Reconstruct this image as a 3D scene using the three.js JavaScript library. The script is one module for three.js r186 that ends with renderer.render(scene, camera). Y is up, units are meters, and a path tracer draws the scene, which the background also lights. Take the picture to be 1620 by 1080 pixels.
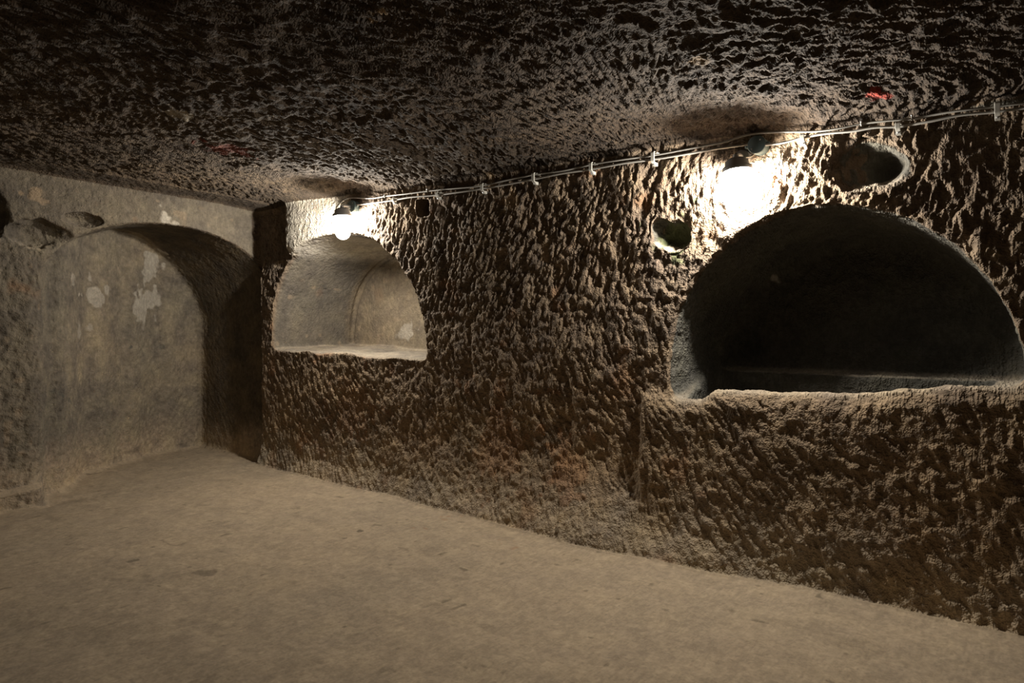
import * as THREE from 'three';
import { mergeGeometries } from 'three/addons/utils/BufferGeometryUtils.js';

// ---------------------------------------------------------------- camera, light, exposure
const scene = new THREE.Scene();
scene.background = new THREE.Color(0x000000);
const F = 1100;                                        // focal length in pixels of the 1620 x 1080 frame
const camera = new THREE.PerspectiveCamera(2 * Math.atan(540 / F) * 180 / Math.PI, 1620 / 1080, 0.05, 60);
camera.position.set(5.18, 1.15, 3.27);
camera.lookAt(5.18 - 0.609, 1.15, 3.27 - 0.793);
camera.setViewOffset(1620, 1080, 0, 25, 1620, 1080);   // horizon a little above the middle
camera.updateProjectionMatrix();
const EXPOSURE = 1.0;
const LAMP_COLOR = new THREE.Color().setRGB(1.0, 0.925, 0.81);
const LAMP_POWER = [6.9, 6.9];                         // candela per lamp, left and right
const LAMP_GLOW = 14;
const LAMPS = [[1.259, 1.925, 0.122], [4.052, 1.872, 0.097]];   // underside of each lamp cap
const renderer = new THREE.WebGLRenderer({ antialias: true });
renderer.toneMapping = THREE.LinearToneMapping;
renderer.toneMappingExposure = EXPOSURE;
renderer.shadowMap.enabled = true;
renderer.shadowMap.type = THREE.PCFSoftShadowMap;
const LAMP_RADIUS = 1.3;

const CELL = 0.007;                                    // finest cell of the rock surface, metres

// ---------------------------------------------------------------- noise
const clamp = (v, a, b) => v < a ? a : v > b ? b : v;
const mix = (a, b, t) => a + (b - a) * t;
const ss = (a, b, v) => { const t = clamp((v - a) / (b - a), 0, 1); return t * t * (3 - 2 * t); };
const hash = (x, y, z) => {
  let h = Math.imul(x, 374761393) ^ Math.imul(y, 668265263) ^ Math.imul(z, 2147483647 - 1274126177);
  h = Math.imul(h ^ (h >>> 13), 1274126177); h ^= h >>> 16;
  h = Math.imul(h, 2246822519); h ^= h >>> 15;
  return (h >>> 0) / 4294967296;
};
function noise(x, y, z) {                              // value noise, -1 .. 1
  const xi = Math.floor(x), yi = Math.floor(y), zi = Math.floor(z);
  let u = x - xi, v = y - yi, w = z - zi;
  u = u * u * (3 - 2 * u); v = v * v * (3 - 2 * v); w = w * w * (3 - 2 * w);
  const a = mix(mix(hash(xi, yi, zi), hash(xi + 1, yi, zi), u), mix(hash(xi, yi + 1, zi), hash(xi + 1, yi + 1, zi), u), v);
  const b = mix(mix(hash(xi, yi, zi + 1), hash(xi + 1, yi, zi + 1), u), mix(hash(xi, yi + 1, zi + 1), hash(xi + 1, yi + 1, zi + 1), u), v);
  return 2 * mix(a, b, w) - 1;
}
const fbm = (x, y, z, n = 3) => { let s = 0, a = 0.5, f = 1; for (let i = 0; i < n; i++) { s += a * noise(x * f, y * f, z * f + 7 * i); a *= 0.5; f *= 2.1; } return s; };
// pick strokes: elongated scoops that meet in sharp ridges; 0 at a ridge, 1 in the middle of a scoop
function strokes(u, v, angle, len, wid, seed) {
  const c = Math.cos(angle), s = Math.sin(angle);
  const p = (u * c + v * s) / len, q = (-u * s + v * c) / wid;
  const pi = Math.floor(p), qi = Math.floor(q);
  let best = 9, dep = 0;
  for (let i = -1; i <= 1; i++) for (let j = -1; j <= 1; j++) {
    const a = pi + i, b = qi + j;
    const dx = a + 0.15 + 0.7 * hash(a, b, seed) - p, dy = b + 0.15 + 0.7 * hash(a, b, seed + 1) - q;
    const d = dx * dx + dy * dy;
    if (d < best) { best = d; dep = hash(a, b, seed + 2); }
  }
  return (0.45 + 0.55 * dep) * (1 - Math.min(1, best * 1.1)) + 0.25 * dep;
}

// narrow crooked furrows running one way
function fibres(u, v, angle, fl, fw, seed) {
  const c = Math.cos(angle), s = Math.sin(angle), p = u * c + v * s, q = -u * s + v * c;
  const n = noise(p * fl, q * fw, seed), m = noise(p * fl * 2.2, q * fw * 1.7, seed + 40);
  return Math.abs(n) * 1.1 + 0.35 * m;
}

// ---------------------------------------------------------------- the shape of the cave (negative in the air)
const smin = (a, b, k) => { const h = Math.max(k - Math.abs(a - b), 0) / k; return Math.min(a, b) - h * h * k * 0.25; };
const smax = (a, b, k) => -smin(-a, -b, k);
const lerpTable = (t, x) => { if (x <= t[0][0]) return t[0][1]; for (let i = 1; i < t.length; i++) if (x < t[i][0]) return mix(t[i - 1][1], t[i][1], ss(t[i - 1][0], t[i][0], x)); return t[t.length - 1][1]; };
const RIM = [[3.5, 0.83], [3.62, 0.815], [3.74, 0.785], [3.82, 0.79], [3.93, 0.845], [4.4, 0.862], [5.0, 0.925], [5.4, 0.94]];
const rim = x => lerpTable(RIM, x) + 0.008 * noise(x * 14, 3.3, 0.5);
const ceilingAt = (x, z) => 2.135 - 0.016 * x + 0.022 * noise(x * 1.1, 5.2, z * 1.1) + 0.02 * ss(0.3, 2, z) - 0.02 * ss(0.35, 0.0, z);
const FOOT = [[0.3, 0.0], [1.5, 0.02], [2.3, 0.08], [2.8, 0.095], [3.3, 0.14], [3.75, 0.11], [4.2, 0.07], [4.7, 0.02]];
const backAt = (x, y) => 0.02 * noise(x * 1.3, y * 1.3, 2.2)
  - 0.018 * ss(0.50, 0.455, x + 0.006 * noise(2, y * 18, 1)) * ss(1.5, 1.75, y)      // the pier beside the doorway is cut back
  + lerpTable(FOOT, x) * ss(0.5, 0.0, y) + 0.035 * ss(0.16, 0.0, y)                                              // the foot of the wall flares out
  + ss(1.66, 1.78, y) * ss(0.44, 0.50, x) * (0.062 * ss(1.15, 0.5, x) - 0.012 * ss(0.03, 0.0, Math.abs(y - 1.935 + 0.02 * (x - 0.8))) * ss(1.2, 1.0, x))   // swelling above the pale niche, with a groove
  - 0.03 * ss(2.01, 2.05, y) * ss(1.9, 2.2, x) * ss(4.0, 3.7, x)
  - 0.065 * ss(4.5, 5.1, x) * ss(1.4, 1.8, y);                                         // it falls back towards the right
const leftAt = (y, z) => 0.02 * noise(3.1, y * 1.4, z * 1.4) + 0.05 * ss(0.13, 0.07, y + 0.02 * noise(z * 9, 1, 2)) * ss(1.47, 1.53, z);
const floorAt = (x, z) => 0.012 * noise(x * 0.9, 1.5, z * 0.9) + 0.006 * noise(x * 3, 8.5, z * 3) + 0.03 * ss(0.1, -0.9, x);
const arch = (p, y, c, a, cy, b) => {
  const dx = p - c;
  if (y < cy) return Math.abs(dx) - a;
  const q = Math.hypot(dx / a, (y - cy) / b);
  return (q - 1) * Math.min(a, b);
};
const ell = (x, y, z, c, r) => (Math.hypot((x - c[0]) / r[0], (y - c[1]) / r[1], (z - c[2]) / r[2]) - 1) * Math.min(r[0], r[1], r[2]);
const boxd = (x, y, z, c, h, r) => {
  const qx = Math.abs(x - c[0]) - h[0] + r, qy = Math.abs(y - c[1]) - h[1] + r, qz = Math.abs(z - c[2]) - h[2] + r;
  return Math.hypot(Math.max(qx, 0), Math.max(qy, 0), Math.max(qz, 0)) + Math.min(Math.max(qx, qy, qz), 0) - r;
};
const POCKETS = [                                       // hollows in the walls: centre, half sizes
  { c: [3.665, 1.60, -0.02], r: [0.095, 0.065, 0.13], k: 0.01 },
  { c: [3.615, 1.64, -0.02], r: [0.05, 0.05, 0.11], k: 0.01 },
  { c: [4.57, 1.835, 0.03], r: [0.15, 0.125, 0.11], k: 0.035 },
  { c: [4.625, 1.82, -0.04], r: [0.075, 0.065, 0.13], k: 0.04 },
  { c: [0.0, 1.877, 1.29], r: [0.13, 0.048, 0.125], k: 0.012 },
  { c: [0.0, 1.85, 1.86], r: [0.2, 0.17, 0.14], k: 0.04 },
  { c: [-0.02, 1.75, 1.55], r: [0.13, 0.085, 0.18], k: 0.04 },
];
const SQUARE = { c: [1.925, 1.925, -0.05], h: [0.055, 0.05, 0.09] };
const DOOR_BACK = [[-0.1, 1.05], [0.3, 1.0], [0.65, 0.85], [0.97, 0.66], [1.40, 0.22], [1.55, 0.05]];   // the back wall curves forward on the left
function doorAir(x, y, z) {
  const t = clamp(-x / 1.05, 0, 1), e = 2 - 0.4 * t, cy = 1.49 - 0.34 * t, b = 0.41 + 0.37 * t;
  const dz = Math.abs(z - 0.705) / 0.805;
  const a = y < cy ? (dz - 1) * 0.805 : (Math.pow(Math.pow(dz, e) + Math.pow((y - cy) / b, e), 1 / e) - 1) * 0.5;
  return Math.max(smax(smax(a, (-x - lerpTable(DOOR_BACK, z)) * 0.75, 0.03), floorAt(x, z) - y, 0.05), x - 0.03);
}
function nicheOneAir(x, y, z) {
  const t = clamp(-z / 0.8, 0, 1);
  const c = 1.075 + 0.02 * t, w = 0.875 - 0.03 * t, cy = 0.955, h = 0.865 - 0.05 * t, e = x < c ? 2.5 : 2.0, dx = Math.abs(x - c) / w;   // fuller on its left side
  const a = y < cy ? (dx - 1) * w : (Math.pow(Math.pow(dx, e) + Math.pow((y - cy) / h, e), 1 / e) - 1) * 0.85;
  const sill = 0.962 - 0.033 * (x - 0.2) / 1.75 + 0.012 * noise(x * 6, 1, z * 6) + 0.02 * ss(-0.2, -0.7, z) * ss(1.2, 0.5, x);
  const g = 0.018 * ss(0.036, 0.0, Math.abs(a)) * ss(0.036, 0.0, Math.abs(z + 0.8)) * ss(1.5, 1.2, x);    // groove added so the corner falls into a dark line of shade
  return Math.max(smax(smax(a, -(z + 0.8), 0.02) - g, sill - y, 0.05), z - 0.25);
}
function nicheTwoAir(x, y, z) {
  const t = clamp(-z / 0.62, 0, 1);
  const a = arch(x, y, 4.385 + 0.055 * t, 0.725 - 0.055 * t, 0.93, 0.745 - 0.10 * t);
  const f = mix(rim(x), 0.912, ss(-0.06, -0.4, z));
  return Math.max(smax(smax(a, -(z + 0.62), 0.08), f - y, 0.05), z - 0.25);
}
const trough = (x, y, z) => boxd(x, y, z, [4.37, 0.75, -0.27], [0.63, 0.33, 0.225], 0.05);
function cave(x, y, z) {
  let d = smax(-(x - leftAt(y, z)), -(z - backAt(x, y)), 0.03);
  d = smax(d, y - ceilingAt(x, z), 0.05);
  d = smax(d, floorAt(x, z) - y, 0.03);
  if (z < 0.6 && x > 3) {                               // the front of the grave stands out from the wall
    const s = boxd(x, y, z, [5.0, 0.2, -0.4], [1.49, 3, 0.44 + 0.05 * ss(0.9, 0.0, y)], 0.04);
    d = smax(d, -smax(s, y - rim(x), 0.10), 0.03);
  }
  if (x < 0.4) d = smin(d, doorAir(x, y, z), mix(0.02, 0.12, ss(0.9, 1.45, z)));
  if (z < 0.4) {
    if (x < 2.4) { d = smin(d, nicheOneAir(x, y, z), 0.02); d = smin(d, boxd(x, y, z, SQUARE.c, SQUARE.h, 0.012), 0.012); }
    if (x > 3.2) { d = smin(d, nicheTwoAir(x, y, z), 0.025); d = smin(d, trough(x, y, z), 0.03); }
  }
  if ((z < 0.5 || x < 0.5) && y > 1.3) {
    const jx = 0.014 * noise(x * 11, y * 11, z * 11) + 0.008 * noise(x * 30, y * 30, z * 30), jy = 0.014 * noise(x * 11 + 7, y * 11, z * 11 + 3) + 0.008 * noise(x * 30, y * 30 + 9, z * 30);
    for (const p of POCKETS) { if (Math.abs(x - p.c[0]) < 0.5 && Math.abs(z - p.c[2]) < 0.5) d = smin(d, ell(x + jx, y + jy, z + jx, p.c, p.r), p.k); }
  }
  return d;
}

// ---------------------------------------------------------------- relief and colour of the rock
// how rough the surface is at a point of the undisturbed shape
const inDoor = (x, y, z) => x < -0.03;
const inNicheOne = (x, y, z) => z < -0.05 && x > 0.1 && x < 2.2 && y > 0.85;
const inNicheTwo = (x, y, z) => z < -0.04 && x > 3.3;
function roughness(x, y, z, ny) {
  if (ny > 0.6 && y < 0.2) return 0.13;
  if (inDoor(x, y, z)) return mix(0.34, 0.55, ss(0.9, 1.5, z)) * (x + lerpTable(DOOR_BACK, z) > 0.1 ? 0.6 : 1);
  if (inNicheTwo(x, y, z)) return 0.5;
  let r = 1;
  if (x < 0.25 && z > 0.02) r = mix(0.34, 0.75, ss(1.3, 1.6, z) * ss(1.9, 1.6, y));
  if (x < 2.2 && z < 0.5) {
    if (z < -0.02 && y > 0.85) r = mix(r, 0.16, ss(0.03, 0.0, nicheOneAir(x, y, z)) * ss(-0.02, -0.07, z));
    r = mix(r, 0.14, ss(0.46, 0.52, x) * ss(1.25, 0.95, x) * ss(1.66, 1.74, y) * ss(0.3, 0.1, z));
  }
  if (z < 0.6 && ny > -0.6) r *= mix(0.7, 1, ss(0.95, 1.5, y));
  r *= 1 - 0.45 * ss(0.5, 0.95, ny);                    // tops of ledges are worn
  return r;
}
function relief(x, y, z, nx, ny, nz) {                  // metres into the rock
  const r = roughness(x, y, z, ny);
  let w = [nx * nx * nx * nx, ny * ny * ny * ny, nz * nz * nz * nz];
  const ws = w[0] + w[1] + w[2];
  let s = 0;
  const wu = 0.05 * noise(x * 3.1, y * 3.1, z * 3.1), wv = 0.05 * noise(x * 3.1 + 9, y * 3.1, z * 3.1 + 4);
  const wu2 = 0.012 * noise(x * 17, y * 17, z * 17), wv2 = 0.012 * noise(x * 17, y * 17 + 5, z * 17 + 3);
  for (let k = 0; k < 3; k++) {
    const q = w[k] / ws; if (q < 0.03) continue;
    let h;
    if (k === 1) {
      const u = x + wu + wu2, v = z + wv + wv2;
      const g = 0.35 + 0.7 * noise(x * 0.7, 3, z * 0.7);
      h = 0.38 * strokes(u, v, g, 0.085, 0.027, 11) + 0.27 * strokes(u + 3, v, g - 0.4, 0.045, 0.018, 17) + 0.4 * fibres(u, v, g + 0.2, 11, 52, 5);
    } else {
      const u = (k === 2 ? x : z) + wu + wu2, v = y + wv + wv2;
      const up = ss(0.85, 1.35, y + 0.3 * noise(x * 1.4, y * 1.4, 6));
      const a = strokes(u, v, -0.95, 0.11, 0.03, 23), b = strokes(u, v, 1.12, 0.085, 0.028, 31);
      const c = strokes(u + 1.7, v, -1.25, 0.06, 0.02, 41);
      h = 0.32 * mix(a, b, up) + 0.25 * c + 0.46 * mix(fibres(u, v, -1.05, 11, 54, 3), fibres(u, v, 1.3, 13, 60, 4), up);
    }
    s += q * h;
  }
  const lump = fbm(x * 7, y * 7, z * 7, 3);
  const fine = noise(x * 33, y * 33, z * 33), finer = noise(x * 71, y * 71, z * 71);
  if (ny < -0.6 && y > 1.85) return r * (0.029 * s + 0.022 * lump + 0.007 * fine + 0.004 * finer);
  return r * (0.026 * s + 0.017 * lump + 0.007 * fine + 0.004 * finer) + 0.006 * noise(x * 5, y * 5, z * 5);
}
const C = {
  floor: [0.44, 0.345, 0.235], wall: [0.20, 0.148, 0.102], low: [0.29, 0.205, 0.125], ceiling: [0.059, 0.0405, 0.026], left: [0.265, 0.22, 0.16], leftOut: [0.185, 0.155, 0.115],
  pale: [0.50, 0.45, 0.37], nicheOne: [0.145, 0.125, 0.098], darkTone: [0.115, 0.108, 0.088], reveal: [0.125, 0.096, 0.062], sill: [0.44, 0.37, 0.28],
  red: [0.45, 0.05, 0.03], orange: [0.36, 0.17, 0.07], tan: [0.42, 0.31, 0.2], green: [0.10, 0.11, 0.05],
};
const blend = (c, d, t) => { c[0] = mix(c[0], d[0], t); c[1] = mix(c[1], d[1], t); c[2] = mix(c[2], d[2], t); };
// stains, patches, and holes and a crack painted in dark: centre, radius, colour, strength
const PATCHES = [
  [[2.459, 2.054, 0.0], 0.045, C.tan, 0.9], [[2.645, 1.884, 0], 0.055, C.tan, 0.9], [[2.897, 1.60, 0], 0.03, C.tan, 0.9], [[2.895, 1.55, 0], 0.028, C.tan, 0.9],
  [[-0.97, 1.71, 0.39], 0.095, C.pale, 0.9], [[-0.95, 1.62, 0.42], 0.08, C.pale, 0.9], [[-0.95, 1.38, 0.42], 0.10, C.pale, 0.9], [[-0.90, 1.27, 0.50], 0.09, C.pale, 0.75],
  [[-0.66, 1.385, 0.96], 0.08, C.pale, 0.8], [[-0.72, 1.436, 0.853], 0.05, C.pale, 0.8], [[-0.42, 1.495, 1.2], 0.045, C.pale, 0.6], [[-0.62, 1.14, 1.0], 0.045, C.pale, 0.6], [[-0.53, 1.10, 1.12], 0.05, C.pale, 0.5],
  [[0, 1.935, 0.744], 0.05, C.pale, 1], [[0, 1.965, 0.748], 0.03, C.pale, 1], [[0, 1.91, 0.67], 0.035, C.pale, 0.7], [[0, 2.0, 1.58], 0.04, C.tan, 0.7],
  [[4.635, 2.06, 0.25], 0.035, C.red, 0.75], [[4.66, 2.06, 0.20], 0.03, C.red, 0.75], [[1.581, 2.1, 1.154], 0.09, C.red, 0.28],
  [[2.022, 2.1, 1.678], 0.06, C.pale, 0.8], [[3.532, 2.1, 1.791], 0.03, C.tan, 0.9], [[4.208, 2.08, 0.924], 0.05, C.tan, 0.6],
  [[2.55, 0.42, 0.03], 0.22, C.orange, 0.35], [[3.1, 0.38, 0.03], 0.13, C.orange, 0.4], [[3.72, 0.45, 0.1], 0.10, C.orange, 0.3], [[1.2, 0.6, 0.03], 0.2, C.orange, 0.25],
  [[0.92, 1.10, -0.8], 0.075, C.pale, 0.6], [[0.76, 1.547, -0.3], 0.025, C.reveal, 0.7], [[4.0, 1.42, -0.6], 0.03, C.pale, 0.9], [[3.665, 1.61, -0.16], 0.085, C.green, 0.9], [[3.62, 1.64, -0.15], 0.06, C.green, 0.9],
  ...[[-0.22, 0.70, 1.40], [-0.24, 0.678, 1.37], [-0.27, 0.655, 1.335], [-0.30, 0.635, 1.30], [-0.34, 0.62, 1.265], [-0.38, 0.604, 1.235], [-0.41, 0.592, 1.207]].map(p => [p, 0.017, C.darkTone, 0.85]),   // crack low on the left, its dark line painted on
  [[-0.48, 0.987, 1.159], 0.018, C.darkTone, 0.95], [[-0.855, 0.976, 0.61], 0.014, C.darkTone, 0.9], [[-1.0, 0.966, 0.278], 0.018, C.darkTone, 0.5],  // small holes painted as dark spots, not hollowed out
  [[2.117, 0, 0.685], 0.022, C.reveal, 0.8], [[2.159, 0, 0.83], 0.016, C.reveal, 0.7], [[2.071, 0, 1.569], 0.03, C.reveal, 0.5], [[1.654, 0, 1.725], 0.016, C.reveal, 0.7], [[1.946, 0, 1.579], 0.014, C.reveal, 0.7],
];
function colour(x, y, z, nx, ny, nz, out) {
  const c = [0, 0, 0];
  const n1 = fbm(x * 2.1, y * 2.1, z * 2.1, 3), n2 = fbm(x * 9 + 5, y * 9, z * 9, 3), n3 = noise(x * 40, y * 40, z * 40), n4 = noise(x * 90, y * 90, z * 90);
  const onFloor = ny > 0.6 && y < 0.2;
  if (onFloor) blend(c, C.floor, 1);
  else if (inDoor(x, y, z)) blend(c, mixc(mixc(C.left, C.leftOut, ss(1.1, 1.45, z)), C.reveal, ss(0.06, 0.12, x + lerpTable(DOOR_BACK, z)) * ss(1.3, 0.9, z)), 1);  // recess sides and soffit painted darker, their shade put into the colour
  else if (ny < -0.6 && y > 1.85 && z > -0.03 && x > -0.02) blend(c, mixc([0.090, 0.064, 0.041], C.ceiling, ss(1.6, 2.8, x + 0.5 * n1)), 1);  // ceiling colour darkened to the right to counter the right lamp's light
  else if (inNicheTwo(x, y, z) && !(z > -0.12 && y > 1.1 && nz > 0.75)) { blend(c, C.darkTone, 1); blend(c, C.sill, 0.75 * ss(0.5, 0.9, ny) * ss(-0.12, -0.03, z)); }  // niche interior coloured darker than the wall around it
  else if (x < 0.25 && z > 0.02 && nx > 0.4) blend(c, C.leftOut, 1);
  else {
    blend(c, C.wall, 1);
    blend(c, C.low, ss(1.25, 0.5, y + 0.5 * n1));
    if (x < 2.3 && y > 0.8) {
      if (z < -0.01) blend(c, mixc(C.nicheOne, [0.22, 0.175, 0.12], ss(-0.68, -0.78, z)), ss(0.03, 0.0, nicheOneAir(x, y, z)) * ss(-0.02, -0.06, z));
      blend(c, C.pale, ss(0.46, 0.52, x) * ss(1.3, 1.0, x) * ss(1.66, 1.74, y));
    }
  }
  if (!onFloor) {
    blend(c, C.sill, 0.6 * ss(0.5, 0.9, ny));                                        // dust lies on ledges
    if (y < 0.5) blend(c, C.floor, 0.95 * ss(0.38, 0.08, y + 0.22 * n2 + 0.1 * n1));   // and along the foot of the walls
  }
  const k = onFloor ? 0.28 : inDoor(x, y, z) ? 1.3 : 1;
  const g = 1 + k * (0.30 * n1 + 0.42 * n2 + 0.14 * n3 + 0.10 * n4);
  c[0] *= g; c[1] *= g * (1 - 0.05 * k * n1); c[2] *= g * (1 - 0.12 * k * n1 - 0.1 * k * n2);
  if (onFloor) {                                                                       // scuffs, and small pits painted as dark specks
    const f = fbm(x * 6, 2, z * 14, 3); blend(c, C.reveal, 0.2 * ss(0.2, 0.6, f));
    blend(c, C.reveal, 0.6 * ss(0.72, 0.9, noise(x * 24, 4, z * 24)) * ss(-0.2, 0.3, n2));
  } else if (ny > -0.6 && !inNicheTwo(x, y, z) && !inDoor(x, y, z)) { const f = POCKETS.some(p => Math.hypot((x - p.c[0]) / p.r[0], (y - p.c[1]) / p.r[1], (z - p.c[2]) / p.r[2]) < 1.15) ? -1 : noise(x * 15, y * 15, z * 15); blend(c, C.tan, 0.35 * ss(0.62, 0.85, f)); if (f > -1) blend(c, C.orange, (z < -0.05 ? 0.12 : 0.35) * ss(0.3, 0.55, fbm(x * 5, y * 5 + 30, z * 5, 3))); }
  for (const [p, r, col, s] of PATCHES) {
    const dx = x - p[0], dy = y - p[1], dz = z - p[2];
    if (Math.abs(dx) > 2 * r + 0.05 || Math.abs(dz) > 2 * r + 0.05 || Math.abs(dy) > 2 * r + 0.05) continue;
    const d = Math.hypot(dx, dy, dz) / r * (1 + 0.9 * n2 + 0.45 * noise(x * 26, y * 26, z * 26));
    blend(c, col, s * ss(1.1, 0.8, d));
  }
  out[0] = clamp(c[0], 0.01, 0.9); out[1] = clamp(c[1], 0.01, 0.9); out[2] = clamp(c[2], 0.01, 0.9);
}
function mixc(a, b, t) { return [mix(a[0], b[0], t), mix(a[1], b[1], t), mix(a[2], b[2], t)]; }

// ---------------------------------------------------------------- meshing (surface nets on a graded grid)
function axis(start, spans) {                           // spans: [end, step]
  const a = [start]; let v = start;
  for (const [end, step] of spans) { const n = Math.max(1, Math.round((end - v) / step)); for (let i = 1; i <= n; i++) a.push(v + (end - v) * i / n); v = end; }
  while ((a.length - 1) % 8) a.push(a[a.length - 1] + 0.06);
  return Float64Array.from(a);
}
const K = CELL / 0.009;
const XS = axis(-1.16, [[-0.12, 0.013 * K], [5.4, 0.009 * K], [5.8, 0.02], [6.4, 0.05], [8.2, 0.09]]);
const YS = axis(-0.09, [[0.12, 0.009 * K], [2.26, 0.009 * K]]);
const ZS = axis(-0.90, [[0.16, 0.009 * K], [2.0, 0.0125 * K], [2.8, 0.016 * K], [3.2, 0.04], [5.6, 0.09]]);
const NX = XS.length - 1, NY = YS.length - 1, NZ = ZS.length - 1;
let vertCount = 0, cap = 1 << 20;
let vp = new Float32Array(cap * 3);
const cellVert = new Map(), quads = [];
{
  const B = 8, val = new Float64Array(9 * 9 * 9);
  const at = (i, j, k) => (i * 9 + j) * 9 + k;
  const pend = [];
  for (let bi = 0; bi < NX; bi += B) for (let bj = 0; bj < NY; bj += B) for (let bk = 0; bk < NZ; bk += B) {
    const ex = XS[bi + B] - XS[bi], ey = YS[bj + B] - YS[bj], ez = ZS[bk + B] - ZS[bk];
    const c = cave(XS[bi] + ex / 2, YS[bj] + ey / 2, ZS[bk] + ez / 2);
    if (Math.abs(c) > 0.75 * Math.hypot(ex, ey, ez) + 0.035) continue;
    for (let i = 0; i <= B; i++) for (let j = 0; j <= B; j++) for (let k = 0; k <= B; k++) val[at(i, j, k)] = cave(XS[bi + i], YS[bj + j], ZS[bk + k]);
    for (let i = 0; i < B; i++) for (let j = 0; j < B; j++) for (let k = 0; k < B; k++) {
      let m = 0;
      for (let q = 0; q < 8; q++) if (val[at(i + (q & 1), j + (q >> 1 & 1), k + (q >> 2))] < 0) m |= 1 << q;
      if (m === 0 || m === 255) continue;
      let sx = 0, sy = 0, sz = 0, n = 0;
      for (let q = 0; q < 8; q++) for (let a = 0; a < 3; a++) {
        if (q >> a & 1) continue;
        const q2 = q | 1 << a;
        if ((m >> q & 1) === (m >> q2 & 1)) continue;
        const v0 = val[at(i + (q & 1), j + (q >> 1 & 1), k + (q >> 2))], v1 = val[at(i + (q2 & 1), j + (q2 >> 1 & 1), k + (q2 >> 2))];
        const t = v0 / (v0 - v1);
        sx += (q & 1) + (a === 0 ? t : 0); sy += (q >> 1 & 1) + (a === 1 ? t : 0); sz += (q >> 2) + (a === 2 ? t : 0); n++;
      }
      const I = bi + i, J = bj + j, L = bk + k;
      if (vertCount >= cap) { cap *= 2; const o = vp; vp = new Float32Array(cap * 3); vp.set(o); }
      vp[vertCount * 3] = XS[I] + (XS[I + 1] - XS[I]) * sx / n; vp[vertCount * 3 + 1] = YS[J] + (YS[J + 1] - YS[J]) * sy / n; vp[vertCount * 3 + 2] = ZS[L] + (ZS[L + 1] - ZS[L]) * sz / n;
      cellVert.set((I * NY + J) * NZ + L, vertCount++);
      for (let a = 0; a < 3; a++) { const q2 = 1 << a; if ((m & 1) !== (m >> q2 & 1)) pend.push(I, J, L, a, m & 1); }
    }
  }
  for (let p = 0; p < pend.length; p += 5) {
    const I = pend[p], J = pend[p + 1], L = pend[p + 2], a = pend[p + 3], inside = pend[p + 4];
    const dj = a === 0 ? [0, 1, 0] : a === 1 ? [0, 0, 1] : [1, 0, 0], dk = a === 0 ? [0, 0, 1] : a === 1 ? [1, 0, 0] : [0, 1, 0];
    const g = (s, t) => cellVert.get(((I - s * dj[0] - t * dk[0]) * NY + (J - s * dj[1] - t * dk[1])) * NZ + (L - s * dj[2] - t * dk[2]));
    const v0 = g(0, 0), v1 = g(1, 0), v2 = g(1, 1), v3 = g(0, 1);
    if (v0 === undefined || v1 === undefined || v2 === undefined || v3 === undefined) continue;
    if (inside) quads.push(v0, v3, v2, v1); else quads.push(v0, v1, v2, v3);      // wound to face the air
  }
  cellVert.clear();
}
// undisturbed normals, relief, colour
const N0 = new Float32Array(vertCount * 3), P1 = new Float32Array(vertCount * 3), COL = new Float32Array(vertCount * 3), N1 = new Float32Array(vertCount * 3);
{
  const e = 0.012, out = [0, 0, 0];
  for (let v = 0; v < vertCount; v++) {
    const x = vp[v * 3], y = vp[v * 3 + 1], z = vp[v * 3 + 2];
    const a = cave(x + e, y - e, z - e), b = cave(x - e, y - e, z + e), c = cave(x - e, y + e, z - e), d = cave(x + e, y + e, z + e);
    let gx = a - b - c + d, gy = -a - b + c + d, gz = -a + b - c + d;
    const l = Math.hypot(gx, gy, gz) || 1; gx /= l; gy /= l; gz /= l;              // towards the rock
    const far = x > 6.6 || z > 3.4;
    const r = far ? 0.01 * noise(x * 5, y * 5, z * 5) : relief(x, y, z, -gx, -gy, -gz);
    N0[v * 3] = -gx; N0[v * 3 + 1] = -gy; N0[v * 3 + 2] = -gz;
    P1[v * 3] = x + gx * r; P1[v * 3 + 1] = y + gy * r; P1[v * 3 + 2] = z + gz * r;
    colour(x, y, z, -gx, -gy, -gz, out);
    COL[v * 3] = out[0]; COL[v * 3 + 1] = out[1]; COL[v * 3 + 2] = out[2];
  }
  for (let q = 0; q < quads.length; q += 4) {
    const a = quads[q] * 3, b = quads[q + 1] * 3, c = quads[q + 2] * 3, d = quads[q + 3] * 3;
    const ux = P1[c] - P1[a], uy = P1[c + 1] - P1[a + 1], uz = P1[c + 2] - P1[a + 2], wx = P1[d] - P1[b], wy = P1[d + 1] - P1[b + 1], wz = P1[d + 2] - P1[b + 2];
    const nx = uy * wz - uz * wy, ny = uz * wx - ux * wz, nz = ux * wy - uy * wx;
    for (const i of [a, b, c, d]) { N1[i] += nx; N1[i + 1] += ny; N1[i + 2] += nz; }
  }
}
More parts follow.
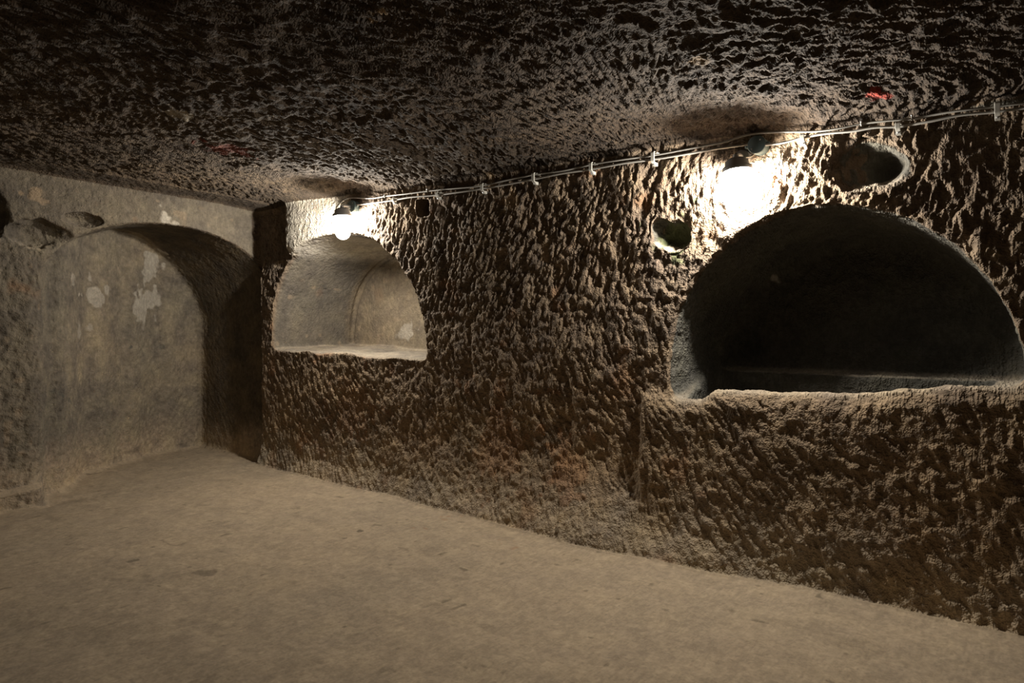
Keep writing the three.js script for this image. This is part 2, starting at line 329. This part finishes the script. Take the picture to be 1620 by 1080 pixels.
// which piece of the setting a face belongs to
const PIECES = ['floor', 'ceiling', 'wall_back', 'wall_left', 'doorway_recess', 'arched_niche', 'arched_grave_niche', 'grave_trough', 'grave_front', 'wall_hole_a', 'wall_hole_b', 'wall_hole_c', 'wall_hole_d'];
function pieceOf(x, y, z, nx, ny, nz) {
  if (ny > 0.6 && y < 0.2) return 0;
  if (x < -0.035 && z < 1.6 && z > -0.2 && y < 1.98 && doorAir(x, y, z) < 0.01) return 4;
  if (ny < -0.6 && y > 1.85 && z > -0.05) return 1;
  const near = (i, t) => { const p = POCKETS[i]; return Math.hypot((x - p.c[0]) / p.r[0], (y - p.c[1]) / p.r[1], (z - p.c[2]) / p.r[2]) < t; };
  if (z < -0.035 && near(0, 1.05)) return 9;
  if (z < -0.01 && near(3, 1.1)) return 10;
  if (z < -0.035 && Math.abs(x - 1.925) < 0.07 && Math.abs(y - 1.925) < 0.065) return 11;
  if (x < -0.03 && near(4, 1.05)) return 12;
  if (z < 0.2 && x > 3.3 && x < 6) {
    if (trough(x, y, z) < 0.012 && y < 0.9 && !(ny > 0.7 && y > 0.7)) return 7;
    if (z > 0.045 && y < 0.99 && x > 3.5) return 8;
    if (z < -0.035 && y > 0.75) return 6;
  }
  if (z < -0.045 && x < 2.2 && x > 0.15 && y > 0.85 && nicheOneAir(x, y, z) < 0.012) return 5;
  if (x < 1 && nx > Math.abs(nz)) return 3;
  if (nz > 0 || z < 1) return x < 0.2 && z > 0.12 ? 3 : 2;
  return 3;
}
const uvOf = (k, x, y, z) => k === 0 ? [z, y] : k === 1 ? [x, z] : [x, y];
const pieces = PIECES.map(() => ({ map: new Map(), src: [], ax: [], idx: [] }));
for (let q = 0; q < quads.length; q += 4) {
  const v = [quads[q], quads[q + 1], quads[q + 2], quads[q + 3]];
  let x = 0, y = 0, z = 0, nx = 0, ny = 0, nz = 0;
  for (const i of v) { x += vp[i * 3] / 4; y += vp[i * 3 + 1] / 4; z += vp[i * 3 + 2] / 4; nx += N0[i * 3] / 4; ny += N0[i * 3 + 1] / 4; nz += N0[i * 3 + 2] / 4; }
  const p = pieces[pieceOf(x, y, z, nx, ny, nz)];
  const ax = Math.abs(nx), ay = Math.abs(ny), az = Math.abs(nz), k = ax > ay && ax > az ? 0 : ay > az ? 1 : 2;
  const id = v.map(i => { const key = i * 3 + k; let r = p.map.get(key); if (r === undefined) { r = p.src.length; p.src.push(i); p.ax.push(k); p.map.set(key, r); } return r; });
  p.idx.push(id[0], id[1], id[2], id[0], id[2], id[3]);
}
function pieceGeometry(p) {
  const n = p.src.length, pos = new Float32Array(n * 3), nor = new Float32Array(n * 3), col = new Float32Array(n * 3), uv = new Float32Array(n * 2);
  for (let i = 0; i < n; i++) {
    const s = p.src[i] * 3, l = Math.hypot(N1[s], N1[s + 1], N1[s + 2]) || 1;
    for (let c = 0; c < 3; c++) { pos[i * 3 + c] = P1[s + c]; nor[i * 3 + c] = N1[s + c] / l; col[i * 3 + c] = COL[s + c]; }
    const t = uvOf(p.ax[i], P1[s], P1[s + 1], P1[s + 2]); uv[i * 2] = t[0]; uv[i * 2 + 1] = t[1];
  }
  const g = new THREE.BufferGeometry();
  g.setAttribute('position', new THREE.BufferAttribute(pos, 3)); g.setAttribute('normal', new THREE.BufferAttribute(nor, 3));
  g.setAttribute('color', new THREE.BufferAttribute(col, 3)); g.setAttribute('uv', new THREE.BufferAttribute(uv, 2));
  g.setIndex(new THREE.BufferAttribute(Uint32Array.from(p.idx), 1));
  return g;
}
function slab(w, h, d, x, y, z) {                        // the rock behind the surface
  const g = new THREE.BoxGeometry(w, h, d).translate(x, y, z), n = g.attributes.position.count;
  g.setAttribute('color', new THREE.BufferAttribute(new Float32Array(n * 3).fill(0.2), 3));
  return g;
}

// ---------------------------------------------------------------- materials
function tile(size, fn) {                               // grey tile that wraps round
  const d = new Uint8Array(size * size * 4);
  for (let j = 0; j < size; j++) for (let i = 0; i < size; i++) { const v = clamp(Math.round(255 * fn(i / size, j / size)), 0, 255), o = (j * size + i) * 4; d[o] = d[o + 1] = d[o + 2] = v; d[o + 3] = 255; }
  const t = new THREE.DataTexture(d, size, size);
  t.wrapS = t.wrapT = THREE.RepeatWrapping; t.magFilter = THREE.LinearFilter; t.minFilter = THREE.LinearFilter; t.needsUpdate = true;
  return t;
}
function wrapNoise(u, v, f, seed, g = f) {
  const x = u * f, y = v * g, xi = Math.floor(x), yi = Math.floor(y);
  let a = x - xi, b = y - yi; a = a * a * (3 - 2 * a); b = b * b * (3 - 2 * b);
  const h = (i, j) => hash((i + 4 * f) % f, (j + 4 * g) % g, seed);
  return mix(mix(h(xi, yi), h(xi + 1, yi), a), mix(h(xi, yi + 1), h(xi + 1, yi + 1), a), b);
}
function grainField(u, v) {
  let s = 0; for (const [f, a, k] of [[24, 0.22, 1], [53, 0.26, 2], [110, 0.27, 3], [230, 0.25, 4]]) s += a * wrapNoise(u, v, f, k);
  const pit = ss(0.80, 0.93, wrapNoise(u, v, 60, 9));
  const w = u + 0.02 * wrapNoise(u, v, 9, 12), st = Math.abs(2 * wrapNoise(w, v, 64, 13, 15) - 1), st2 = Math.abs(2 * wrapNoise(w, v, 110, 14, 30) - 1);
  return clamp(0.38 + (s - 0.5) * 1.5 + 0.35 * (st - 0.4) + 0.25 * (st2 - 0.4) - 0.4 * pit, 0, 1);
}
const grainBump = tile(1024, grainField);
const softBump = tile(1024, (u, v) => { let q = 0; for (const [f, a, k] of [[20, 0.25, 61], [47, 0.27, 62], [101, 0.26, 63], [220, 0.22, 64]]) q += a * wrapNoise(u, v, f, k); return clamp(0.55 + (q - 0.5) * 1.6 - 0.4 * ss(0.8, 0.93, wrapNoise(u, v, 50, 65)), 0, 1); });
const grainColour = tile(512, (u, v) => Math.pow(0.66 + 0.34 * grainField(u, v), 1 / 2.2));
grainColour.colorSpace = THREE.SRGBColorSpace;
const dustBump = tile(512, (u, v) => 0.6 * wrapNoise(u, v, 40, 21) + 0.4 * wrapNoise(u, v, 120, 22));
for (const t of [softBump, grainBump, grainColour, dustBump]) t.repeat.set(1 / 0.9, 1 / 0.9);
const rock = new THREE.MeshStandardMaterial({ vertexColors: true, map: grainColour, bumpMap: grainBump, bumpScale: 0.010, roughness: 0.97, metalness: 0 });
const smoothRock = new THREE.MeshStandardMaterial({ vertexColors: true, map: grainColour, bumpMap: softBump, bumpScale: 0.005, roughness: 0.98, metalness: 0 });
const earth = new THREE.MeshStandardMaterial({ vertexColors: true, map: grainColour, bumpMap: dustBump, bumpScale: 0.0015, roughness: 1, metalness: 0 });
const plastic = new THREE.MeshStandardMaterial({ color: new THREE.Color().setRGB(0.30, 0.29, 0.265), roughness: 0.5 });
const clipPlastic = new THREE.MeshStandardMaterial({ color: new THREE.Color().setRGB(0.42, 0.41, 0.37), roughness: 0.5 });
const steel = new THREE.MeshStandardMaterial({ color: new THREE.Color().setRGB(0.45, 0.45, 0.45), roughness: 0.4, metalness: 0.8 });
const boxPlastic = new THREE.MeshStandardMaterial({ color: new THREE.Color().setRGB(0.10, 0.15, 0.16), roughness: 0.6 });
const capMetal = new THREE.MeshStandardMaterial({ color: new THREE.Color().setRGB(0.22, 0.22, 0.22), roughness: 0.55, metalness: 0.2 });
const glass = new THREE.MeshStandardMaterial({ color: 0xffffff, roughness: 0.3, emissive: LAMP_COLOR, emissiveIntensity: LAMP_GLOW });

// ---------------------------------------------------------------- helpers for things
const used = {};
function numbered(name) { const n = used[name] = (used[name] ?? -1) + 1; return n ? name + '_' + String(n).padStart(3, '0') : name; }
function mesh(name, geometry, material, parent) { const m = new THREE.Mesh(geometry, material); m.name = name; m.castShadow = m.receiveShadow = true; (parent || scene).add(m); return m; }
function thing(name, label, category, p, group) {
  const o = new THREE.Group(); o.name = numbered(name); o.position.set(...p); o.userData = { label, category }; if (group) o.userData.group = group; scene.add(o); return o;
}
function structure(name, label, geometry, material) { const m = mesh(name, geometry, material); m.userData = { kind: 'structure', label, category: name.split('_')[0] }; return m; }
const lathe = (pts, n = 40) => new THREE.LatheGeometry(pts.map(p => new THREE.Vector2(p[0], p[1])), n);
const tube = (pts, r, seg = 0) => new THREE.TubeGeometry(new THREE.CatmullRomCurve3(pts.map(p => new THREE.Vector3(...p)), false, 'centripetal'), seg || pts.length * 8, r, 10);
const G = name => pieceGeometry(pieces[PIECES.indexOf(name)]);

// ---------------------------------------------------------------- the setting
structure('floor', 'dusty tan trodden earth floor of the rock-cut chamber', mergeGeometries([G('floor'), slab(10.4, 0.2, 7.8, 3.6, -0.25, 2.2)]), earth);
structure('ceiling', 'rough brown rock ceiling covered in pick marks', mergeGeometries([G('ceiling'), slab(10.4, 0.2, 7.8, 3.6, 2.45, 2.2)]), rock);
const wallBack = structure('wall_back', 'long rough pick-marked rock wall with two arched niches and cables', mergeGeometries([G('wall_back'), slab(10.4, 2.6, 0.2, 3.6, 1.1, -1.15)]), rock);
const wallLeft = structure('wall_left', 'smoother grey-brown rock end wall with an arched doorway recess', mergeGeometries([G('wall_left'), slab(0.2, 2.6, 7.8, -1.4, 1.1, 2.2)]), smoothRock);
function plainWall(len, fx) {                            // the two walls the photograph does not show: coarser relief
  const g = new THREE.PlaneGeometry(len, 2.5, Math.round(len / 0.05), 50), p = g.attributes.position, col = new Float32Array(p.count * 3), c = [0, 0, 0];
  for (let i = 0; i < p.count; i++) {
    const [x, y, z] = fx(p.getX(i), p.getY(i) + 1.1), d = 0.05 * noise(x * 4, y * 4, z * 4) + 0.02 * noise(x * 14, y * 14, z * 14);
    p.setZ(i, d); colour(x, y, z, 0, 0, -1, c); col.set(c, i * 3);
  }
  g.setAttribute('color', new THREE.BufferAttribute(col, 3)); g.computeVertexNormals();
  return g;
}
structure('wall_right', 'plain rock wall at the near end of the chamber', mergeGeometries([plainWall(6.4, (u, y) => [8, y, 2.4 - u]).rotateY(-Math.PI / 2).translate(7.9, 1.1, 2.4), slab(0.2, 2.6, 7.8, 8.6, 1.1, 2.2)]), rock);
structure('wall_front', 'plain rock wall behind the viewer', mergeGeometries([plainWall(9.2, (u, y) => [3.5 - u, y, 5.4]).rotateY(Math.PI).translate(3.5, 1.1, 5.3), slab(10.4, 2.6, 0.2, 3.6, 1.1, 5.9)]), rock);
const part = (name, piece, parent, material = rock) => mesh(name, G(piece), material, parent);
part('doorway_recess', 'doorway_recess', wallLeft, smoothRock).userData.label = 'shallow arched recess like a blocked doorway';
part('arched_niche', 'arched_niche', wallBack, smoothRock).userData.label = 'smooth pale vaulted niche below the left lamp';
part('arched_niche_001', 'arched_grave_niche', wallBack).userData.label = 'wide dark arched niche above the open grave';
part('grave_trough', 'grave_trough', wallBack).userData.label = 'hollow of the rock-cut grave';
part('grave_front', 'grave_front', wallBack).userData.label = 'thick front of the grave with a worn uneven rim';
part('wall_hole', 'wall_hole_a', wallBack, smoothRock).userData.label = 'greenish rounded pocket left of the dark niche';
part('wall_hole_001', 'wall_hole_b', wallBack, smoothRock).userData.label = 'round hole in a shallow hollow above the dark niche';
part('wall_hole_002', 'wall_hole_c', wallBack, smoothRock).userData.label = 'small square socket under the cables';
part('wall_hole_003', 'wall_hole_d', wallLeft, smoothRock).userData.label = 'oval hole above the doorway recess';

// ---------------------------------------------------------------- cables along the top of the wall
const UPPER = [[1.19, 1.965, 0.12], [1.165, 1.99, 0.10], [1.16, 2.035, 0.06], [1.204, 2.056, 0.045], [1.287, 2.056, 0.04], [1.475, 2.036, 0.035], [1.597, 2.031, 0.03], [1.789, 2.027, 0.035], [2.0, 2.023, 0.03], [2.242, 2.006, 0.035], [2.469, 2.002, 0.03],
  [2.668, 2.007, 0.036], [2.852, 2.013, 0.03], [3.047, 2.012, 0.036], [3.234, 2.017, 0.03], [3.422, 2.017, 0.036], [3.599, 2.017, 0.03], [3.789, 2.014, 0.036], [3.885, 2.02, 0.04], [3.978, 2.021, 0.045], [4.069, 2.03, 0.05], [4.142, 2.035, 0.05],
  [4.24, 2.021, 0.045], [4.375, 2.001, 0.04], [4.466, 2.002, 0.036], [4.56, 2.002, 0.03], [4.649, 2.0, 0.034], [4.747, 1.995, 0.03], [4.894, 1.991, 0.036], [5.033, 1.989, 0.03], [5.3, 1.985, 0.036], [5.6, 1.99, 0.036], [6.3, 1.985, 0.036]];
const LOWER_L = [[1.30, 2.003, 0.035], [1.488, 2.0, 0.036], [1.685, 2.0, 0.03], [1.848, 1.995, 0.036], [2.09, 1.988, 0.03], [2.284, 1.981, 0.036], [2.469, 1.979, 0.03], [2.668, 1.985, 0.036], [2.852, 1.988, 0.03], [3.047, 1.994, 0.036], [3.234, 1.997, 0.03],
  [3.422, 1.994, 0.036], [3.599, 1.995, 0.03], [3.789, 1.995, 0.036], [3.948, 1.992, 0.04], [4.085, 1.994, 0.04]];
const LOWER_R = [[4.16, 1.974, 0.04], [4.24, 1.978, 0.036], [4.322, 1.985, 0.03], [4.427, 1.984, 0.036], [4.528, 1.981, 0.036], [4.613, 1.977, 0.036], [4.697, 1.97, 0.03], [4.807, 1.971, 0.036], [4.915, 1.972, 0.036], [5.033, 1.97, 0.03], [5.3, 1.965, 0.036], [5.6, 1.968, 0.036], [6.3, 1.962, 0.036]];
const sag = (pts, s) => pts.map((p, i) => [p[0], p[1] + 0.003 * Math.sin(i * 2.3 + s), p[2]]);
for (const [pts, label, s] of [
  [UPPER, 'upper thin grey cable running the whole length of the wall below the ceiling', 0],
  [LOWER_L, 'lower grey cable stretched between the two lamps', 1],
  [LOWER_R, 'lower grey cable leading right from the junction box by the right lamp', 2]]) {
  const c = mesh(numbered('cable'), tube(sag(pts, s), s ? 0.0055 : 0.005, pts.length * 10), plastic);
  c.userData = { label, category: 'cable', group: 'cables along the wall' };
}
// clips: a strap over the cables with a nail through its tail
const clipAt = [[1.685, 2.0, 0.5, 'first saddle clip right of the left lamp, on the lower cable'], [2.09, 1.99, 0.6, 'second saddle clip right of the left lamp, past the square socket'],
  [2.469, 1.989, 0.9, 'saddle clip across both cables just below a pale chip in the wall'], [2.852, 1.999, 1, 'saddle clip across both cables, fourth from the left lamp'],
  [3.234, 2.006, 0.95, 'saddle clip across both cables, second left of the right lamp'], [3.599, 2.005, 1.1, 'brightly lit saddle clip across both cables, nearest left of the right lamp'],
  [4.322, 1.985, 0.6, 'bright saddle clip on the lower cable, first right of the right lamp'], [4.697, 1.97, 0.6, 'saddle clip on the lower cable, above right of the round hole'],
  [5.033, 1.979, 0.95, 'dim saddle clip across both cables at the right edge of the photo']];
for (const [x, y, s, label] of clipAt) {
  const o = thing('cable_clip', label, 'clip', [x, y, 0.02], 'clips holding the cables');
  const h = 0.045 * s + 0.008, sh = new THREE.Shape();
  const w = 0.016;                                     // arched strap, seen from the side: foot, hump over the cables, foot
  sh.moveTo(0, -h / 2 - 0.012); sh.lineTo(0.004, -h / 2 - 0.012); sh.lineTo(0.006, -h / 2 - 0.002); sh.quadraticCurveTo(0.024, -h / 2, 0.024, -h / 2 + 0.012);
  sh.lineTo(0.024, h / 2 - 0.010); sh.quadraticCurveTo(0.024, h / 2, 0.012, h / 2); sh.lineTo(-0.04, h / 2); sh.lineTo(-0.04, h / 2 - 0.004); sh.lineTo(0.012, h / 2 - 0.004);
  sh.quadraticCurveTo(0.019, h / 2 - 0.004, 0.019, h / 2 - 0.011); sh.lineTo(0.019, -h / 2 + 0.011); sh.quadraticCurveTo(0.019, -h / 2 + 0.003, 0.006, -h / 2 + 0.003); sh.lineTo(-0.02, -h / 2 + 0.003); sh.lineTo(-0.02, -h / 2 - 0.012);
  const g = new THREE.ExtrudeGeometry(sh, { depth: w, bevelEnabled: true, bevelSize: 0.001, bevelThickness: 0.001, bevelSegments: 1, curveSegments: 6 });
  g.translate(0, 0, -w / 2).rotateY(-Math.PI / 2).translate(0, 0, 0);
  mesh('strap', g, clipPlastic, o);
  mesh('nail', lathe([[0.001, -0.03], [0.0018, -0.03], [0.0018, 0.006], [0.005, 0.006], [0.0045, 0.0085], [0, 0.009]], 12).rotateX(Math.PI / 2).translate(0, -h / 2 - 0.006, 0.001), steel, o);
}
for (const [x, y, label] of [[1.597, 2.031, 'tiny nail clip on the upper cable close to the left lamp'], [2.0, 2.023, 'tiny nail clip on the upper cable above the square socket'], [4.56, 2.002, 'tiny nail clip on the upper cable left of the red paint mark'], [4.747, 1.995, 'tiny nail clip on the upper cable right of the red paint mark']]) {
  const o = thing('nail_clip', label, 'clip', [x, y, 0.03], 'nail clips on the upper cable');
  mesh('hook', new THREE.TorusGeometry(0.0075, 0.003, 8, 16, Math.PI * 1.3).rotateY(Math.PI / 2).rotateX(0.4), clipPlastic, o);
  mesh('nail', lathe([[0, -0.045], [0.0016, -0.045], [0.0016, 0.004], [0.0045, 0.004], [0.004, 0.007], [0, 0.0075]], 12).rotateX(Math.PI / 2).translate(0, 0.011, 0), steel, o);
}
// junction boxes
for (const [x, y, label, gx] of [[1.262, 2.0, 'small round dark junction box above the left lamp', 0], [4.122, 1.984, 'small round blue-grey junction box above the right lamp', 0]]) {
  const o = thing('junction_box', label, 'junction box', [x, y, 0.0], 'junction boxes above the lamps');
  mesh('housing', lathe([[0, -0.02], [0.040, -0.02], [0.041, 0.03], [0.039, 0.034], [0, 0.034]], 36).rotateX(Math.PI / 2), boxPlastic, o);
  const lid = mesh('lid', lathe([[0, 0.034], [0.042, 0.034], [0.042, 0.042], [0.038, 0.048], [0, 0.05]], 36).rotateX(Math.PI / 2), boxPlastic, o);
  for (const a of [0.8, 3.9]) mesh('screw', lathe([[0, 0.0], [0.004, 0.0], [0.0035, 0.002], [0, 0.0025]], 12).rotateX(Math.PI / 2).translate(0.027 * Math.cos(a), 0.027 * Math.sin(a), 0.049), steel, lid);
  for (const s of [-1, 1]) mesh('gland', lathe([[0, 0], [0.010, 0], [0.010, 0.012], [0.0075, 0.018], [0, 0.018]], 16).rotateZ(-s * Math.PI / 2).translate(s * 0.038, 0, 0.03), boxPlastic, o);
}
// ---------------------------------------------------------------- lamps: metal cap on a wall bracket, glass jar hanging below
const lampLabels = ['glowing glass jar lamp hung on the rim of the pale left niche', 'glowing glass jar lamp above the dark niche with the grave'];
LAMPS.forEach(([x, y, z], i) => {
  const o = thing('wall_lamp', lampLabels[i], 'lamp', [x, y, z], 'wall lamps');
  const tilt = new THREE.Group();
  const R = i ? 0.10 : 0.06, rot = g => g.rotateZ(R);
  mesh('cap', rot(lathe([[0, 0.05], [0.030, 0.05], [0.040, 0.044], [0.052, 0.036], [0.056, 0.012], [0.066, 0.008], [0.068, 0.0], [0.066, -0.010], [0.060, -0.010], [0.058, 0.0], [0, 0.004]])), capMetal, o);
  mesh('glass_jar', rot(lathe([[0.050, -0.002], [0.054, -0.012], [0.056, -0.06], [0.055, -0.105], [0.050, -0.135], [0.040, -0.155], [0.022, -0.168], [0, -0.172]])), glass, o);
  mesh('socket', rot(lathe([[0, 0.004], [0.017, 0.004], [0.017, -0.008], [0.013, -0.012], [0, -0.012]], 20)), clipPlastic, o);
  mesh('bracket', mergeGeometries([rot(new THREE.CylinderGeometry(0.012, 0.014, 0.02, 16).translate(0, 0.058, 0)), tube([[-0.004, 0.066, 0], [-0.004, 0.072, -0.03], [-0.004, 0.070, -z - 0.02]], 0.009, 16)]), capMetal, o);
  mesh('wall_plate', lathe([[0, -0.03], [0.035, -0.03], [0.035, 0.006], [0.031, 0.010], [0, 0.010]], 28).rotateX(Math.PI / 2).translate(-0.004, 0.070, -z + 0.015), capMetal, o);
  if (i) mesh('flex', tube([[0.062, 0.082, -z + 0.035], [0.052, 0.066, -0.06], [0.025, 0.056, -0.035], [0.0, 0.052, -0.02], [-0.012, 0.046, -0.012]], 0.0035, 40), plastic, o);
  else mesh('flex', tube([[0.01, 0.06, -z + 0.04], [-0.01, 0.055, -0.05], [-0.04, 0.05, -0.03], [-0.05, 0.042, -0.01], [-0.045, 0.035, 0]], 0.0035, 40), plastic, o);
  const l = new THREE.PointLight(LAMP_COLOR, LAMP_POWER[i], 0, 2);
  l.name = 'lamp_light'; l.position.set(x, y - 0.05, z); l.castShadow = true; l.shadow.radius = LAMP_RADIUS; l.shadow.mapSize.set(1024, 1024); l.shadow.bias = -0.002;
  scene.add(l);
});
console.log('verts', vertCount, 'tris', quads.length / 2, pieces.map((p, i) => PIECES[i] + ' ' + p.idx.length / 3).join(', '));
renderer.render(scene, camera);
